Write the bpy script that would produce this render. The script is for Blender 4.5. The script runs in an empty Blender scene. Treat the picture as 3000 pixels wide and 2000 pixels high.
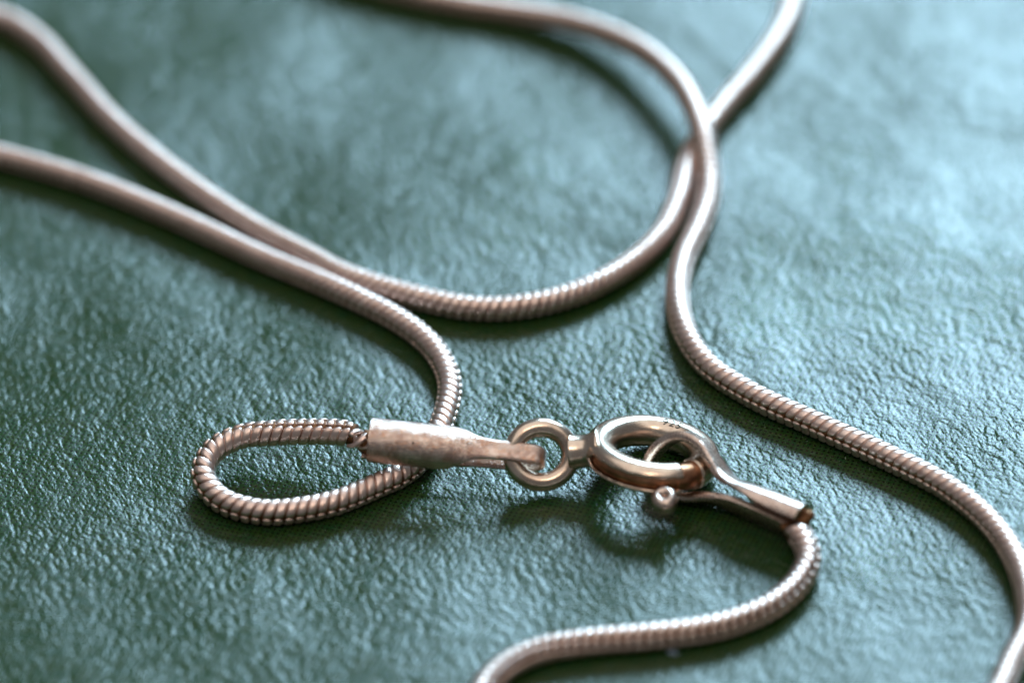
import bpy, bmesh, math, random
import numpy as np
from mathutils import Vector, Matrix

random.seed(7); rng = np.random.default_rng(11)
scene = bpy.context.scene
MM = 0.001                       # everything below is thought out in millimetres, stored in metres

# ------------------------------------------------------------------ camera
ELEV, ROLL = math.radians(37.5), math.radians(2.0)
DIST, LENS = 206.0, 192.0        # mm from the middle of the frame; macro view, frame about 38 mm wide
fwd = Vector((0, math.cos(ELEV), -math.sin(ELEV)))
cam_pos = -fwd * DIST            # mm
right0 = Vector((1, 0, 0)); up0 = right0.cross(fwd)
cam_right = right0 * math.cos(ROLL) - up0 * math.sin(ROLL)
cam_up = up0 * math.cos(ROLL) + right0 * math.sin(ROLL)
cam_data = bpy.data.cameras.new('camera'); cam = bpy.data.objects.new('camera', cam_data)
scene.collection.objects.link(cam); scene.camera = cam
cm = Matrix((cam_right, cam_up, -fwd)).transposed().to_4x4(); cm.translation = cam_pos * MM
cam.matrix_world = cm
cam_data.lens = LENS; cam_data.sensor_width = 36; cam_data.clip_start = 0.005; cam_data.clip_end = 10
cam_data.dof.use_dof = True; cam_data.dof.focus_distance = 0.2002; cam_data.dof.aperture_fstop = 27

# ------------------------------------------------------------------ light
world = bpy.data.worlds.new('World'); scene.world = world; world.use_nodes = True
bg = world.node_tree.nodes['Background']; bg.inputs[0].default_value = (0.95, 0.97, 1.0, 1); bg.inputs[1].default_value = 0.12

def area(name, az, el, dist, sx, sy, watts, col, aim=(0, 0, 0)):
    d = bpy.data.lights.new(name, 'AREA'); d.shape = 'RECTANGLE'; d.size = sx; d.size_y = sy; d.energy = watts; d.color = col
    o = bpy.data.objects.new(name, d); scene.collection.objects.link(o)
    az, el = math.radians(az), math.radians(el)
    p = Vector((math.sin(az) * math.cos(el), math.cos(az) * math.cos(el), math.sin(el))) * dist
    o.location = p; o.rotation_euler = (Vector(aim) - p).to_track_quat('-Z', 'Y').to_euler()
    return o
area('window_light', 20, 31, 1.3, 0.62, 0.46, 21.5, (0.50, 0.79, 1.0))
area('ceiling_glow', 0, 88, 1.2, 1.5, 1.5, 5.2, (1.0, 0.92, 0.84))
area('room_lamp', -12, 116, 0.9, 0.10, 0.10, 0.55, (1.0, 0.80, 0.62))
scene.view_settings.view_transform = 'Standard'; scene.view_settings.look = 'None'
scene.view_settings.exposure = 0.10; scene.view_settings.gamma = 1

# ------------------------------------------------------------------ helpers
def P(px, py, z=0.0):
    """photo pixel (3000 x 2000) on the horizontal plane z mm above the table -> point in mm"""
    u = (px - 1500) / 3000 * 36 / LENS; v = (1000 - py) / 3000 * 36 / LENS
    d = fwd + cam_right * u + cam_up * v
    return cam_pos + d * ((z - cam_pos.z) / d.z)

def project(p):
    q = p - cam_pos; w = q.dot(fwd)
    return 1500 + q.dot(cam_right) / w * LENS / 36 * 3000, 1000 - q.dot(cam_up) / w * LENS / 36 * 3000, w

def link_obj(name, me, mat, parent=None, smooth=True):
    o = bpy.data.objects.new(name, me); scene.collection.objects.link(o)
    if mat and not me.materials: me.materials.append(mat)
    if smooth: me.polygons.foreach_set('use_smooth', [True] * len(me.polygons))
    if parent: o.parent = parent
    return o

def mesh(name, vs, fs):
    me = bpy.data.meshes.new(name)
    me.from_pydata([tuple(Vector(v) * MM) for v in vs], [], fs); me.update()
    return me

def sweep(path, frames, profile, closed=False, caps=True):
    """path: points; frames: (a, b) unit vectors per point; profile(i, n): list of (x, y) offsets"""
    vs, fs, n = [], [], len(path); m = None
    for i in range(n):
        pr = profile(i, n); m = len(pr); a, b = frames[i]
        for x, y in pr: vs.append(path[i] + a * x + b * y)
    for i in range(n if closed else n - 1):
        j = (i + 1) % n
        for k in range(m):
            l = (k + 1) % m
            fs.append((i * m + k, i * m + l, j * m + l, j * m + k))
    if caps and not closed:
        fs.append(tuple(reversed(range(m)))); fs.append(tuple((n - 1) * m + k for k in range(m)))
    return vs, fs

def fix_normals(me):
    bm = bmesh.new(); bm.from_mesh(me); bmesh.ops.recalc_face_normals(bm, faces=bm.faces); bm.to_mesh(me); bm.free(); me.update()

def circ(r, n=16): return [(r * math.cos(2 * math.pi * k / n), r * math.sin(2 * math.pi * k / n)) for k in range(n)]

def spline(pts, step):
    """Catmull-Rom (centripetal-ish) through rows of numbers, first three x y z, resampled by length"""
    A = np.array(pts, float); A = np.vstack([2 * A[0] - A[1], A, 2 * A[-1] - A[-2]])
    out = []
    for i in range(1, len(A) - 2):
        p0, p1, p2, p3 = A[i - 1:i + 3]
        d1 = max(np.linalg.norm(p1[:3] - p0[:3]), 1e-6) ** .5; d2 = max(np.linalg.norm(p2[:3] - p1[:3]), 1e-6) ** .5; d3 = max(np.linalg.norm(p3[:3] - p2[:3]), 1e-6) ** .5
        m1 = d2 * ((p1 - p0) / d1 - (p2 - p0) / (d1 + d2) + (p2 - p1) / d2)
        m2 = d2 * ((p2 - p1) / d2 - (p3 - p1) / (d2 + d3) + (p3 - p2) / d3)
        for t in np.linspace(0, 1, 60, endpoint=False):
            h = ((2*t**3-3*t**2+1), (t**3-2*t**2+t), (-2*t**3+3*t**2), (t**3-t**2))
            out.append(h[0] * p1 + h[1] * m1 / d2 * d2 + h[2] * p2 + h[3] * m2 / d2 * d2)
    out.append(A[-2]); out = np.array(out)
    s = np.concatenate([[0], np.cumsum(np.linalg.norm(np.diff(out[:, :3], axis=0), axis=1))])
    n = max(2, int(round(s[-1] / step)) + 1); q = np.linspace(0, s[-1], n)
    return np.stack([np.interp(q, s, out[:, k]) for k in range(A.shape[1])], 1)

# ------------------------------------------------------------------ materials
def new_mat(name):
    m = bpy.data.materials.new(name); m.use_nodes = True
    return m, m.node_tree, m.node_tree.nodes['Principled BSDF']

class NT:
    def __init__(s, nt): s.nt = nt
    def n(s, t, **kw):
        nd = s.nt.nodes.new(t)
        for k, v in kw.items():
            if k.startswith('_'): setattr(nd, k[1:], v)
            else:
                key = int(k[1:]) if k[0] == 'i' and k[1:].isdigit() else k
                if isinstance(v, bpy.types.NodeSocket): s.nt.links.new(v, nd.inputs[key])
                else: nd.inputs[key].default_value = v
        return nd
    def math(s, op, a, b=0.0, c=None):
        nd = s.n('ShaderNodeMath', _operation=op, i0=a, i1=b)
        if c is not None:
            if isinstance(c, bpy.types.NodeSocket): s.nt.links.new(c, nd.inputs[2])
            else: nd.inputs[2].default_value = c
        return nd.outputs[0]
    def mm(s):                                   # world position in millimetres
        g = s.n('ShaderNodeNewGeometry')
        return s.n('ShaderNodeVectorMath', _operation='SCALE', i0=g.outputs['Position'], Scale=1000.0).outputs[0]
    def noise(s, vec, scale, detail=3, rough=.55, dist=0.0):
        return s.n('ShaderNodeTexNoise', Vector=vec, Scale=scale, Detail=detail, Roughness=rough, Distortion=dist).outputs[0]
    def ramp(s, fac, *stops):
        r = s.n('ShaderNodeValToRGB', Fac=fac); e = r.color_ramp.elements
        while len(e) < len(stops): e.new(0.5)
        for el, (p, c) in zip(e, stops): el.position = p; el.color = (*c, 1) if len(c) == 3 else c
        return r.outputs[0]
    def mix(s, f, a, b):
        nd = s.n('ShaderNodeMix', _data_type='RGBA'); nd.inputs[0].default_value = 0
        for i, v in ((0, f), (6, a), (7, b)):
            if isinstance(v, bpy.types.NodeSocket): s.nt.links.new(v, nd.inputs[i])
            else: nd.inputs[i].default_value = v if i == 0 else (*v, 1)
        return nd.outputs[2]

def metal(name, c_hi, c_lo, r0, r1, scale=3.0, bump=0.006, stain=None, stain_amt=0.6, pits=False, low=.5, fine=18):
    m, nt, b = new_mat(name); q = NT(nt); p = q.mm()
    n1 = q.noise(p, scale, 4, .6); n2 = q.noise(p, scale * 7, 3, .6)
    col = q.mix(q.ramp(n1, (.35, (0, 0, 0)), (.68, (1, 1, 1))), c_lo, c_hi)
    if stain:
        col = q.mix(q.math('MULTIPLY', q.ramp(q.noise(p, scale * 1.7, 5, .7, .4), (.52, (0, 0, 0)), (.64, (1, 1, 1))), stain_amt), col, stain)
    if pits:
        col = q.mix(q.ramp(q.noise(p, 5.5, 2, .5), (.70, (0, 0, 0)), (.76, (1, 1, 1))), col, (.06, .035, .025))
    nt.links.new(col, b.inputs['Base Color'])
    b.inputs['Metallic'].default_value = 1.0
    rr = q.n('ShaderNodeMapRange', Value=n2); rr.inputs[3].default_value = r0; rr.inputs[4].default_value = r1
    nt.links.new(rr.outputs[0], b.inputs['Roughness'])
    h = q.math('ADD', q.math('MULTIPLY', n2, low), q.noise(p, scale * fine, 2, .6))
    bp = q.n('ShaderNodeBump', Height=h, Distance=bump * MM, Strength=1.0)
    nt.links.new(bp.outputs[0], b.inputs['Normal'])
    return m

M_LINK = metal('tarnished_silver_link', (.93, .75, .68), (.76, .565, .495), .24, .40, 2.2, .006)
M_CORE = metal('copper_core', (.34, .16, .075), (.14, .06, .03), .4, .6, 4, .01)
M_RING = metal('worn_silver_ring', (.88, .755, .63), (.70, .535, .43), .15, .32, 1.6, .003)
M_CAP = metal('pitted_silver_cap', (.88, .73, .65), (.55, .39, .33), .12, .32, 2.0, .026, (.62, .30, .15), .5, True, .25, 10)
M_TAB = metal('polished_silver_tab', (.84, .70, .62), (.64, .48, .41), .18, .34, 2.4, .004)
M_COPPER = metal('copper_lever', (.72, .36, .20), (.36, .16, .09), .22, .42, 2.0, .006)
M_SOLDER = metal('solder_residue', (.50, .26, .13), (.20, .09, .05), .3, .55, 5, .02)
M_MARK, _nt, _b = new_mat('hallmark_groove'); _b.inputs['Base Color'].default_value = (.10, .085, .06, 1); _b.inputs['Metallic'].default_value = .6; _b.inputs['Roughness'].default_value = .6

def leather():
    m, nt, b = new_mat('coated_green_bookcloth'); q = NT(nt); p = q.mm()
    # woven ground cloth showing through: rows of dark pores on a square lattice of 0.2 mm
    wob = q.n('ShaderNodeVectorMath', _operation='MULTIPLY_ADD', i0=q.n('ShaderNodeTexNoise', Vector=p, Scale=3.0, Detail=2).outputs[1], i1=(.10, .10, 0), i2=p).outputs[0]
    rot = q.n('ShaderNodeVectorRotate', Vector=wob, Angle=math.radians(22)); rot.rotation_type = 'Z_AXIS'
    sx = q.n('ShaderNodeSeparateXYZ', Vector=rot.outputs[0])
    k = 2 * math.pi / 0.2
    lat = q.math('ADD', q.math('COSINE', q.math('MULTIPLY', sx.outputs[0], k)), q.math('COSINE', q.math('MULTIPLY', sx.outputs[1], k)))
    pore = q.ramp(q.math('ADD', q.math('MULTIPLY', lat, .25), .5), (.68, (0, 0, 0)), (.86, (1, 1, 1)))
    g = q.mix(q.noise(p, .35, 4, .6), (.017, .054, .011), (.031, .066, .010))
    g = q.mix(q.ramp(q.noise(p, 2.5, 3, .6), (.4, (0, 0, 0)), (.7, (1, 1, 1))), g, (.011, .060, .019))
    nt.links.new(q.mix(q.math('MULTIPLY', pore, .95), g, (.002, .004, .002)), b.inputs['Base Color'])
    wear = q.noise(p, .45, 4, .6)
    rr = q.n('ShaderNodeMapRange', Value=wear); rr.inputs[1].default_value = .3; rr.inputs[2].default_value = .7; rr.inputs[3].default_value = .13; rr.inputs[4].default_value = .27
    nt.links.new(rr.outputs[0], b.inputs['Roughness']); b.inputs['IOR'].default_value = 1.52
    # grain: rounded lumps about 0.3 mm across, finer crinkle, and hair-fine fibres
    r1 = q.n('ShaderNodeVectorRotate', Vector=p, Angle=math.radians(-16)); r1.rotation_type = 'Z_AXIS'
    st = q.n('ShaderNodeVectorMath', _operation='MULTIPLY', i0=r1.outputs[0], i1=(1.0, .58, 1.0)).outputs[0]
    n1 = q.noise(st, 4.2, 1.5, .5, .15)
    n2 = q.noise(p, 9.0, 3, .58, .35)
    n3 = q.noise(p, 26.0, 2, .6, .8)
    lump = q.ramp(n1, (.28, (0, 0, 0)), (.50, (.78, .78, .78)), (.78, (1, 1, 1))); lump.node.color_ramp.interpolation = 'B_SPLINE'
    h = q.math('ADD', q.math('MULTIPLY', lump, q.math('MULTIPLY_ADD', q.noise(p, .22, 2, .5), .039, .003)), q.math('ADD', q.math('MULTIPLY', n2, .011), q.math('ADD', q.math('MULTIPLY', n3, .0045), q.math('MULTIPLY', q.noise(p, .7, 2, .5), .06))))
    h = q.math('SUBTRACT', h, q.math('MULTIPLY', pore, .003))
    bp = q.n('ShaderNodeBump', Height=h, Distance=MM, Strength=1.0)
    nt.links.new(bp.outputs[0], b.inputs['Normal'])
    return m
M_LEATHER = leather()

# ------------------------------------------------------------------ the surface it lies on
_wl = rng.uniform(5, 18, 26); _wa = rng.uniform(0, 2 * math.pi, 26); _wp = rng.uniform(0, 6.28, 26)
def ground(x, y):                             # slow, shallow waviness of the padded cover
    z = 0.0
    for wl, a, ph in zip(_wl, _wa, _wp):
        z = z + .0011 * wl * np.sin((x * math.cos(a) + y * math.sin(a)) * 2 * math.pi / wl + ph)
    return z * (np.maximum(abs(x), abs(y - 10)) < 55)
def build_surface():
    ax = np.concatenate([[-400, -200, -100, -60], np.arange(-40, 40.01, .5), [60, 100, 200, 400]])
    ay = np.concatenate([[-400, -200, -100, -60], np.arange(-40, 60.01, .5), [80, 120, 220, 400]])
    X, Y = np.meshgrid(ax, ay)
    Z = ground(X, Y)
    nx = len(ax)
    vs = np.stack([X.ravel(), Y.ravel(), Z.ravel()], 1)
    fs = [(j * nx + i, j * nx + i + 1, (j + 1) * nx + i + 1, (j + 1) * nx + i) for j in range(len(ay) - 1) for i in range(nx - 1)]
    o = link_obj('leather_surface', mesh('leather_surface', vs, fs), M_LEATHER)
    o['kind'] = 'structure'; o['label'] = 'dark green glossy grained bookcloth surface under the necklace'; o['category'] = 'surface'
build_surface()

# ------------------------------------------------------------------ the necklace
neck = bpy.data.objects.new('necklace', None); scene.collection.objects.link(neck); neck.empty_display_size = .005
neck['label'] = 'tarnished rose silver snake chain necklace with round clasp lying on green surface'; neck['category'] = 'necklace'

R = 0.495; PITCH = 0.372
ZT = 0.485
# (pixel x, pixel y, height of the chain's middle, turn of the broad side measured from the inner side)
chain_px = [
 (2322, 1548, .80, 72), (2354, 1586, .72, 72), (2368, 1640, .58, 74), (2335, 1708, ZT, 76), (2255, 1776, ZT, 76), (2110, 1833, ZT, 76), (1900, 1864, ZT, 70),
 (1720, 1880, ZT, 58), (1570, 1908, ZT, 48), (1465, 1962, ZT, 48), (1405, 2040, ZT, 60),
 (1450, 2190, ZT, 80), (1800, 2310, ZT, 80), (2300, 2310, ZT, 85), (2700, 2200, ZT, 90), (2900, 2060, ZT, 95),
 (2962, 1940, ZT, 98), (3010, 1840, ZT, 100), (3010, 1740, ZT, 104), (2972, 1630, ZT, 100), (2893, 1522, ZT, 100), (2770, 1425, ZT, 99), (2600, 1338, ZT, 98), (2400, 1247, ZT, 98), (2200, 1155, ZT, 98),
 (2075, 1072, ZT, 104), (2010, 980, ZT, 98), (1985, 870, ZT, 90), (2000, 770, ZT, 90), (2048, 665, ZT, 90), (2074, 585, .55, 90), (2077, 500, .80, 90), (2062, 405, 1.25, 90), (2030, 310, 1.48, 95), (1965, 215, 1.42, 100), (1850, 130, 1.10, 100), (1690, 70, .72, 100), (1500, 34, .50, 100), (1330, 8, ZT, 100),
 (1180, -24, ZT, 100), (960, -90, ZT, 100), (820, -190, ZT, 100), (1050, -360, ZT, 100), (1600, -440, ZT, 100), (2100, -360, ZT, 110), (2310, -160, ZT, 120),
 (2322, 0, ZT, 125), (2290, 95, ZT, 125), (2205, 215, ZT, 130), (2110, 325, ZT, 130), (2040, 425, ZT, 135), (2008, 500, ZT, 138), (1985, 590, ZT, 140), (1935, 690, ZT, 140), (1830, 785, ZT, 140), (1690, 858, ZT, 140), (1540, 896, ZT, 140), (1390, 902, ZT, 140),
 (1210, 868, ZT, 140), (1005, 803, ZT, 135), (909, 752, ZT, 132), (756, 672, ZT, 130), (606, 575, ZT, 130), (446, 456, ZT, 128), (319, 344, ZT, 125), (195, 207, ZT, 122), (105, 113, ZT, 120), (0, 54, ZT, 115), (-180, 25, ZT, 105), (-380, 90, ZT, 95), (-450, 260, ZT, 85), (-330, 380, ZT, 75), (-140, 428, ZT, 65),
 (20, 463, ZT, 60), (255, 532, ZT, 60), (510, 636, ZT, 60), (765, 755, ZT, 60), (1000, 855, ZT, 62), (1169, 940, ZT, 65), (1254, 1005, ZT, 70), (1303, 1075, ZT, 80), (1318, 1140, ZT, 90), (1300, 1225, ZT, 100), (1262, 1305, ZT, 106), (1193, 1378, ZT, 110),
 (1101, 1423, ZT, 112), (979, 1472, ZT, 112), (880, 1492, ZT, 112), (795, 1500, ZT, 110), (719, 1491, ZT, 108), (652, 1466, .52, 100), (613, 1430, .60, 88), (595, 1385, .74, 70), (626, 1320, .98, 48), (704, 1279, 1.18, 26), (795, 1268, 1.30, 10), (887, 1264, 1.38, 4), (979, 1265, 1.44, 2), (1042, 1272, 1.50, 2)]
def on_ground(x, y, z):
    p = P(x, y, z); return P(x, y, z + float(ground(p.x, p.y)))
CH = spline([(*on_ground(x, y, z), tw) for x, y, z, tw in chain_px], PITCH)

def chain_frames(C):
    T = np.gradient(C[:, :3], axis=0); T /= np.linalg.norm(T, axis=1)[:, None]
    out = []
    for i in range(len(C)):
        t = Vector(T[i]); s = t.cross(Vector((0, 0, 1))).normalized(); u = s.cross(t)
        a = math.radians(C[i, 3])
        out.append((t, s * math.cos(a) + u * math.sin(a), -s * math.sin(a) + u * math.cos(a)))   # tangent, middle of the broad side, across
    return out
CF = chain_frames(CH)

def link_mesh():
    """one link: two broad slanting plates and two narrow ones between them, all domed, local x along the chain"""
    vs, fs = [], []
    def plate(phi, half, width, slant, shift, r, end):
        ns, ntt = 9, 11; o = len(vs)
        for i in range(ntt):
            t = -1 + 2 * i / (ntt - 1); t = math.copysign(1 - (1 - abs(t)) ** 1.35, t)
            e = max(0, (abs(t) - (1 - end)) / end)
            wv = width * max(.16, math.sqrt(max(0, 1 - e ** 2.2)))
            for j in range(ns):
                s = -1 + 2 * j / (ns - 1); s = math.copysign(1 - (1 - abs(s)) ** 1.6, s)
                drop = .085 * (1 - math.sqrt(max(0, 1 - min(1, abs(s)) ** 4.4))) + .075 * e ** 2.5
                a = phi + half * t; rr = r - drop
                x = s * wv + slant * t * half / .9 + shift - .02 * s * s
                vs.append((x, rr * math.cos(a), rr * math.sin(a)))
        for i in range(ntt - 1):
            for j in range(ns - 1):
                q = o + i * ns + j; fs.append((q, q + 1, q + ns + 1, q + ns))
    h = PITCH / 2
    for k in (0, math.pi):
        plate(k, math.radians(65), h * .98, -.15, 0, R, .28)
        plate(k + math.pi / 2, math.radians(22.5), h * .86, .07, h, R - .028, .45)
    me = mesh('link', vs, fs); fix = bmesh.new(); fix.from_mesh(me)
    for f in fix.faces:
        c = f.calc_center_median()
        if f.normal.dot(Vector((0, c.y, c.z))) < 0: f.normal_flip()
    fix.to_mesh(me); fix.free()
    me.materials.append(M_LINK); me.polygons.foreach_set('use_smooth', [True] * len(me.polygons))
    return me

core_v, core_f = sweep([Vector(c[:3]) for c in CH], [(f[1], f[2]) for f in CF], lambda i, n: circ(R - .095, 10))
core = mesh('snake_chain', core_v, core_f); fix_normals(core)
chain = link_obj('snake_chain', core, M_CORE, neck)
LINK = link_mesh()
lv = np.array([v.co[:] for v in LINK.vertices]); lf = [tuple(p.vertices) for p in LINK.polygons]
mats = []
for i in range(1, len(CH) - 1):
    t, a, b = CF[i]
    jit = math.radians(rng.normal(0, 1.2))
    a2 = a * math.cos(jit) + b * math.sin(jit); b2 = t.cross(a2)
    t2 = (t + a2 * rng.normal(0, .01) + b2 * rng.normal(0, .01)).normalized(); b2 = t2.cross(a2).normalized(); a2 = b2.cross(t2)
    m = Matrix((t2, a2, b2)).transposed().to_4x4(); m.translation = Vector(CH[i, :3]) * MM
    px, py, w = project(Vector(CH[i, :3]))
    mats.append((w if -20 < px < 3020 and -20 < py < 2020 else 1e6 + w, m))
order = sorted(range(len(mats)), key=lambda k: mats[k][0])
near = set(order[:300])
rest_v, rest_f = [], []
for k, (w, m) in enumerate(mats):
    if k in near and w < 1e5:
        o = bpy.data.objects.new('link', LINK); scene.collection.objects.link(o); o.parent = chain; o.matrix_world = m
    else:
        off = sum(len(x) for x in rest_v); A = np.array(m)
        rest_v.append(lv @ A[:3, :3].T + A[:3, 3]); rest_f += [tuple(off + v for v in f) for f in lf]
if rest_v:
    me = bpy.data.meshes.new('link_run'); me.from_pydata(np.vstack(rest_v).tolist(), [], rest_f); me.update()
    o = link_obj('link_run', me, M_LINK, chain); o['kind'] = 'stuff'

# ---- folded sheet: strip with its own width, roll and thickness along a path
def sheet_profile(W, rho, th, n=11):
    """cross-section of a curved sheet, x across its width, y along the outward normal, apex at 0"""
    out, inn = [], []
    for k in range(n):
        a = (-W / 2 + W * k / (n - 1)) / rho
        e = .25 * th if k in (0, n - 1) else 0
        out.append(((rho - e) * math.sin(a), (rho - e) * math.cos(a) - rho))
        inn.append(((rho - th + e) * math.sin(a), (rho - th + e) * math.cos(a) - rho))
    return out + inn[::-1]

def folded_cap(name, label, mat, origin, e1, N, pts, sgn=-1, step=.06):
    """pts: (along e1, along N, width, curvature 1/mm, thickness) of the strip's outer face, following the fold"""
    wd = e1.cross(N).normalized()
    C = spline([(r[0], r[1], 0, r[2], r[3], r[4], r[5] if len(r) > 5 else 0) for r in pts], step)
    path = [origin + e1 * c[0] + N * c[1] for c in C]
    tg = np.gradient(C[:, :2], axis=0); tg /= np.linalg.norm(tg, axis=1)[:, None]
    frames = [(wd, N * g[0] * s - e1 * g[1] * s) for g, s in zip(tg, [sgn] * len(tg))]
    frames = [(a * math.cos(math.radians(c[6])) + b * math.sin(math.radians(c[6])), b * math.cos(math.radians(c[6])) - a * math.sin(math.radians(c[6]))) for (a, b), c in zip(frames, C)]
    def prof(i, n):
        return sheet_profile(C[i, 3], 1 / max(C[i, 4], 1e-3), C[i, 5])
    v, f = sweep(path, frames, prof)
    me = mesh(name, v, f); fix_normals(me)
    o = link_obj(name, me, mat, neck); o['label'] = label
    es = o.modifiers.new('edges', 'EDGE_SPLIT'); es.split_angle = math.radians(48)
    return o

def blob(name, c, rad, mat, parent, seed, squash=(1, 1, 1), rough=.25):
    bm = bmesh.new(); bmesh.ops.create_icosphere(bm, subdivisions=3, radius=1)
    r = np.random.default_rng(seed); ks = r.normal(0, 1.6, (7, 3)); ph = r.uniform(0, 6.28, 7)
    for v in bm.verts:
        d = np.array(v.co); k = 1 + rough * np.mean(np.sin(ks @ d * 2.2 + ph)) * 1.8
        v.co = (Vector(d * k * rad * np.array(squash)) + c) * MM
    me = bpy.data.meshes.new(name); bm.to_mesh(me); bm.free()
    return link_obj(name, me, mat, parent)

# left end cap: path runs back side -> fold through the loop -> front side
c1a, c1b = P(1085, 1292, 1.50), P(1505, 1336, 1.22)
e1 = (c1b - c1a).normalized()
Nv = Vector((0, -math.cos(math.radians(62)), math.sin(math.radians(62)))); Nv = (Nv - e1 * Nv.dot(e1)).normalized()
L = (c1b - c1a).length                     # ~5.3 mm
cap1 = folded_cap('end_cap', 'pitted silver end cap crimped on the looped chain end', M_CAP, c1a, e1, Nv, [
 (-.30, -.66, 1.05, .55, .20), (.6, -.68, 1.10, .5, .20), (2.2, -.68, 1.05, .4, .20), (3.2, -.62, .85, .25, .20), (4.0, -.56, .74, .05, .20), (4.9, -.56, .72, .02, .20), (5.6, -.55, .72, .02, .20),
 (6.15, -.42, .72, .02, .20), (6.46, -.02, .72, .02, .22), (6.28, .40, .72, .02, .22), (5.7, .54, .72, .03, .22), (4.9, .55, .74, .08, .22), (4.3, .56, .80, .2, .22), (3.9, .60, 1.0, .6, .22), (3.45, .72, 1.75, 1.0, .22),
 (3.0, .83, 2.5, 1.12, .22), (2.4, .86, 2.72, 1.13, .22), (1.2, .86, 2.75, 1.13, .22), (.0, .87, 2.80, 1.13, .22)])
blob('solder', c1a + e1 * .12 - Nv * .05, .50, M_SOLDER, cap1, 3, (1.0, .85, .85), .5)
blob('solder', c1a + e1 * -.20 - Nv * .42, .20, M_SOLDER, cap1, 5, (1.3, 1, .9), .6)

def frayed(p0, p1, r, turns, rad, ph):
    ax = (p1 - p0).normalized(); a = ax.cross(Vector((0, 0, 1))).normalized(); b = a.cross(ax); n = 26
    pts = [p0.lerp(p1, k / (n - 1)) + (a * math.cos(ph + turns * 6.28 * k / n) + b * math.sin(ph + turns * 6.28 * k / n)) * rad * (1 - .35 * k / n) for k in range(n)]
    fr = []
    for k in range(n):
        t = (pts[min(k + 1, n - 1)] - pts[max(k - 1, 0)]).normalized(); x = t.cross(b).normalized(); fr.append((x, x.cross(t)))
    v, f = sweep(pts, fr, lambda i, q: [(x * 1.3, y * .8) for x, y in circ(r * (.75 + .25 * math.sin(3 * i / q)), 8)])
    me = mesh('frayed_link', v, f); fix_normals(me); link_obj('frayed_link', me, M_LINK, cap1)
ce = c1a - e1 * .75 + Nv * .12
for q in range(3): frayed(ce + Nv * .0, c1a + e1 * .25, .13, .7, .30, 1.0 + q * 2.1)

# ---- spring ring: axes of its plane (its loop side rides higher)
ring_c = P(1911, 1330, 1.10)
ta, tb = math.radians(8), math.radians(12)
rx = Vector((math.cos(ta), 0, -math.sin(ta))); ry = Vector((0, math.cos(tb), -math.sin(tb))); ry = (ry - rx * ry.dot(rx)).normalized(); rz = rx.cross(ry)
clasp = bpy.data.objects.new('spring_ring_clasp', None); scene.collection.objects.link(clasp); clasp.parent = neck; clasp.location = ring_c * MM; clasp.empty_display_size = .001
bpy.context.view_layer.update()
def clasp_part(name, me, mat):
    me.transform(Matrix.Translation(-ring_c * MM)); return link_obj(name, me, mat, clasp)
RM, RT = 1.93, .575
def ring_pt(a, t, r): # a: round the ring (radians), t: round the tube (0 = outward, + = up)
    rad = rx * math.cos(a) + ry * math.sin(a)
    return ring_c + rad * (RM + r * math.cos(t)) + rz * (r * math.sin(t))
def ring_body():
    vs, fs = [], []
    a0, a1 = math.radians(-46), math.radians(294)       # gap in front where the bolt slides in
    s0, s1 = math.radians(196), math.radians(296)       # slot for the lever
    n = 150; m = 28
    sl0, sl1 = math.radians(-32), math.radians(26)
    for i in range(n + 1):
        a = a0 + (a1 - a0) * i / n
        f = 0
        if s0 < a: f = min(1, (a - s0) / math.radians(5))
        g0 = sl0 * f + math.radians(0) * (1 - f); g1 = sl1 * f + math.radians(-.1) * (1 - f)
        g0 += math.radians(1.2) * math.sin(a * 31); g1 += math.radians(1.6) * math.sin(a * 23 + 1)
        for k in range(m):
            t = g1 + (2 * math.pi + g0 - g1) * k / (m - 1)
            vs.append(ring_pt(a, t, RT))
    for i in range(n):
        for k in range(m - 1):
            q = i * m + k; fs.append((q, q + 1, q + m + 1, q + m))
    me = mesh('ring_body', vs, fs)
    bm = bmesh.new(); bm.from_mesh(me)
    for fc in bm.faces:
        c = fc.calc_center_median() / MM - ring_c; c2 = c - rz * c.dot(rz); ctr = c2.normalized() * RM
        if fc.normal.dot(c - ctr) < 0: fc.normal_flip()
    bm.to_mesh(me); bm.free()
    o = clasp_part('ring_body', me, M_RING)
    sd = o.modifiers.new('wall', 'SOLIDIFY'); sd.thickness = .11 * MM; sd.offset = -1
    return o
ring = ring_body()
def ring_arc(name, d0, d1, r, mat, n=50, taper=0):
    path = []; fr = []
    for i in range(n):
        a = math.radians(d0 + (d1 - d0) * i / (n - 1)); rad = rx * math.cos(a) + ry * math.sin(a)
        path.append(ring_c + rad * RM); fr.append((rad, rz))
    v, f = sweep(path, fr, lambda i, nn: circ(r * (1 - taper * (1 if i in (0, nn - 1) else 0)), 18))
    me = mesh(name, v, f); fix_normals(me); return clasp_part(name, me, mat)
ring_arc('lever_track', 188, 296, .41, M_COPPER, 70)
ring_arc('bolt', 289, 320, .49, M_COPPER, 30)
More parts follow.
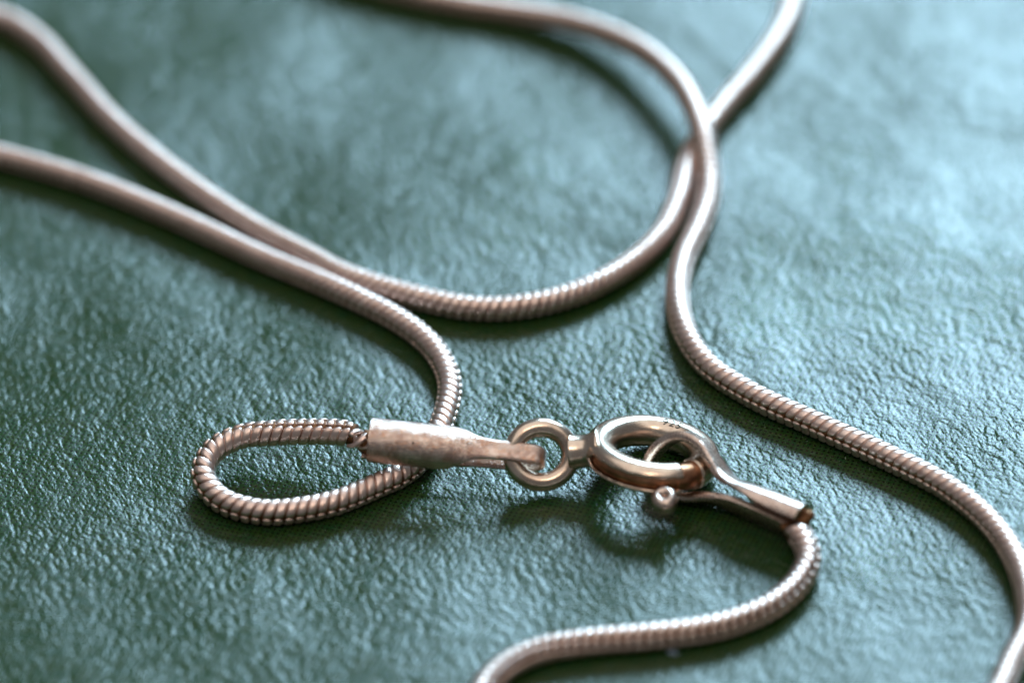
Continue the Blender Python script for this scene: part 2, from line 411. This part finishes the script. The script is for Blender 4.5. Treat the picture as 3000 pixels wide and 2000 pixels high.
# thumb lever: a wire bead folded from the bolt, with an open middle
ka = math.radians(-84); krad = rx * math.cos(ka) + ry * math.sin(ka); ktan = rz.cross(krad)
kc = ring_c + krad * (RM + .90) - rz * .42
def lever():
    ax = (krad * .30 + rz * .92 - ktan * .25).normalized(); a = ax.cross(Vector((0, 1, 0)).cross(ax).normalized()).normalized(); a = (ktan - ax * ktan.dot(ax)).normalized(); b = ax.cross(a)
    vs, fs = [], []; n, m = 36, 18
    for i in range(n):
        th = 2 * math.pi * i / n; d = a * math.cos(th) * .86 + b * math.sin(th) * 1.0
        for k in range(m):
            t = 2 * math.pi * k / m
            vs.append(kc + d * (.30 + .27 * math.cos(t)) + ax * (.36 * math.sin(t)))
    for i in range(n):
        for k in range(m):
            j, l = (i + 1) % n, (k + 1) % m; fs.append((i * m + k, j * m + k, j * m + l, i * m + l))
    o = len(vs)                                   # stalk back into the slot
    p0, p1 = ring_c + krad * (RM + .20) - rz * .12, kc - krad * .18
    fr = ((ktan, rz),) * 5
    v2, f2 = sweep([p0.lerp(p1, q / 4) for q in range(5)], fr, lambda i, nn: [(x * 1.0, y * 1.25) for x, y in circ(.16, 12)])
    vs += v2; fs += [tuple(o + q for q in f) for f in f2]
    me = mesh('lever', vs, fs); fix_normals(me); clasp_part('lever', me, M_TAB)
lever()
# attachment loop, standing tilted, soldered to the ring by a short neck
lc = P(1586, 1332, 1.24)
ln = Vector((.10, -math.cos(math.radians(42)), math.sin(math.radians(42)))).normalized()
la = Vector((1, 0, 0)); la = (la - ln * la.dot(ln)).normalized(); lb = ln.cross(la)
def loop():
    path, fr = [], []; n = 72
    for i in range(n):
        t = 2 * math.pi * i / n; d = la * math.cos(t) + lb * math.sin(t)
        path.append(lc + la * math.cos(t) * 1.07 + lb * math.sin(t) * .99); fr.append((d, ln))
    def prof(i, nn):
        t = 360 * i / nn
        r = .35 + (.012 if 74 < t < 98 else 0) - .02 * math.exp(-((t - 180) / 40) ** 2)
        return circ(r, 20)
    v, f = sweep(path, fr, prof, closed=True)
    me = mesh('attachment_loop', v, f); fix_normals(me); clasp_part('attachment_loop', me, M_RING)
    p0 = lc + la * 1.05 + lb * .06; p1 = ring_pt(math.pi, 0, 0) + ry * .02
    d = (p1 - p0).normalized(); a = d.cross(Vector((0, 0, 1))).normalized(); b = a.cross(d)
    nn = 14
    v, f = sweep([p0.lerp(p1, k / (nn - 1)) for k in range(nn)], [(a, b)] * nn, lambda i, q: circ(.60 + (.08 if i < q / 2 else .26) * abs(2 * i / (q - 1) - 1) ** 1.7, 20))
    me = mesh('solder_neck', v, f); fix_normals(me); clasp_part('solder_neck', me, M_RING)
loop()
# hallmark stamped on the back of the ring
def hallmark():
    cu = bpy.data.curves.new('hallmark', 'FONT'); cu.body = '925'; cu.size = 1; cu.resolution_u = 4; cu.space_character = 1.15
    tmp = bpy.data.objects.new('hallmark_tmp', cu); scene.collection.objects.link(tmp)
    bpy.context.view_layer.update()
    me = bpy.data.meshes.new_from_object(tmp.evaluated_get(bpy.context.evaluated_depsgraph_get()))
    bpy.data.objects.remove(tmp); bpy.data.curves.remove(cu)
    bm = bmesh.new(); bm.from_mesh(me)
    bmesh.ops.subdivide_edges(bm, edges=[e for e in bm.edges if e.calc_length() > .08], cuts=2)
    bmesh.ops.triangulate(bm, faces=bm.faces)
    for v in bm.verts:
        x, y = v.co.x * .52, v.co.y * .46
        a = math.radians(76) - x / RM; t = math.radians(124) - y / RT
        v.co = ring_pt(a, t, RT + .009) * MM
    bm.to_mesh(me); bm.free(); me.materials.clear()
    o = clasp_part('hallmark', me, M_MARK); o['label'] = 'stamped 925 hallmark'
hallmark()

# ---- right end cap, hooked over the ring: strip edge-on to the camera
d2 = Vector((math.cos(math.radians(35)), -math.sin(math.radians(35)), 0))
N2 = Vector((math.sin(math.radians(35)), math.cos(math.radians(35)), 0)) * math.sin(math.radians(35)) + Vector((0, 0, math.cos(math.radians(35))))
RA, RB = -28, 18
cap2 = folded_cap('end_cap', 'smooth silver end cap folded through the round clasp', M_TAB, ring_c, d2, N2, [
 (6.15, -.92, 1.30, .05, .36, RA), (5.2, -.86, 1.28, .05, .36, RA), (4.4, -.82, 1.22, .03, .36, RA), (3.6, -.82, 1.1, .02, .36, RA), (2.75, -.92, .92, .02, .36, RA * .6), (1.9, -1.18, .84, .02, .36), (1.2, -1.28, .80, .02, .36), (.4, -1.08, .80, .02, .36),
 (-.12, -.50, .80, .02, .36), (-.02, .30, .80, .02, .36), (.45, .94, .80, .02, .36), (1.10, 1.24, .80, .02, .36), (1.88, 1.14, .82, .03, .36), (2.55, .74, .98, .06, .36), (3.05, .44, 1.20, .25, .34),
 (3.6, .32, 1.60, .7, .30, RB * .5), (4.4, .34, 2.10, 1.1, .27, RB), (5.4, .38, 2.40, 1.28, .25, RB), (6.55, .38, 2.5, 1.28, .24, RB)], sgn=1)
blob('solder', ring_c + d2 * 6.30 - N2 * .34, .50, M_SOLDER, cap2, 8, (1.1, .9, .8), .5)

# ---- scrap of lint caught beside the lower strand
def lint():
    c = on_ground(1972, 1912, .06); r = np.random.default_rng(4); vs, fs = [], []
    for k in range(7):
        a = r.uniform(0, 6.28); d = Vector((math.cos(a), math.sin(a) * .5, r.uniform(-.05, .35))); ln_ = r.uniform(.18, .38)
        bend = Vector(r.normal(0, .06, 3)); pts = [c + d * ln_ * (q / 6 - .4) + bend * math.sin(q / 6 * 3.1) for q in range(7)]
        v, f = sweep(pts, [(Vector((0, 0, 1)), d.cross(Vector((0, 0, 1))).normalized())] * 7, lambda i, n: circ(.016, 5))
        fs += [tuple(len(vs) + q for q in g) for g in f]; vs += v
    m, nt, b = new_mat('pale_blue_lint'); b.inputs['Base Color'].default_value = (.45, .58, .75, 1); b.inputs['Roughness'].default_value = .8
    o = link_obj('lint', mesh('lint', vs, fs), m); o['label'] = 'tiny pale blue scrap of lint beside the chain strand'; o['category'] = 'lint'
lint()
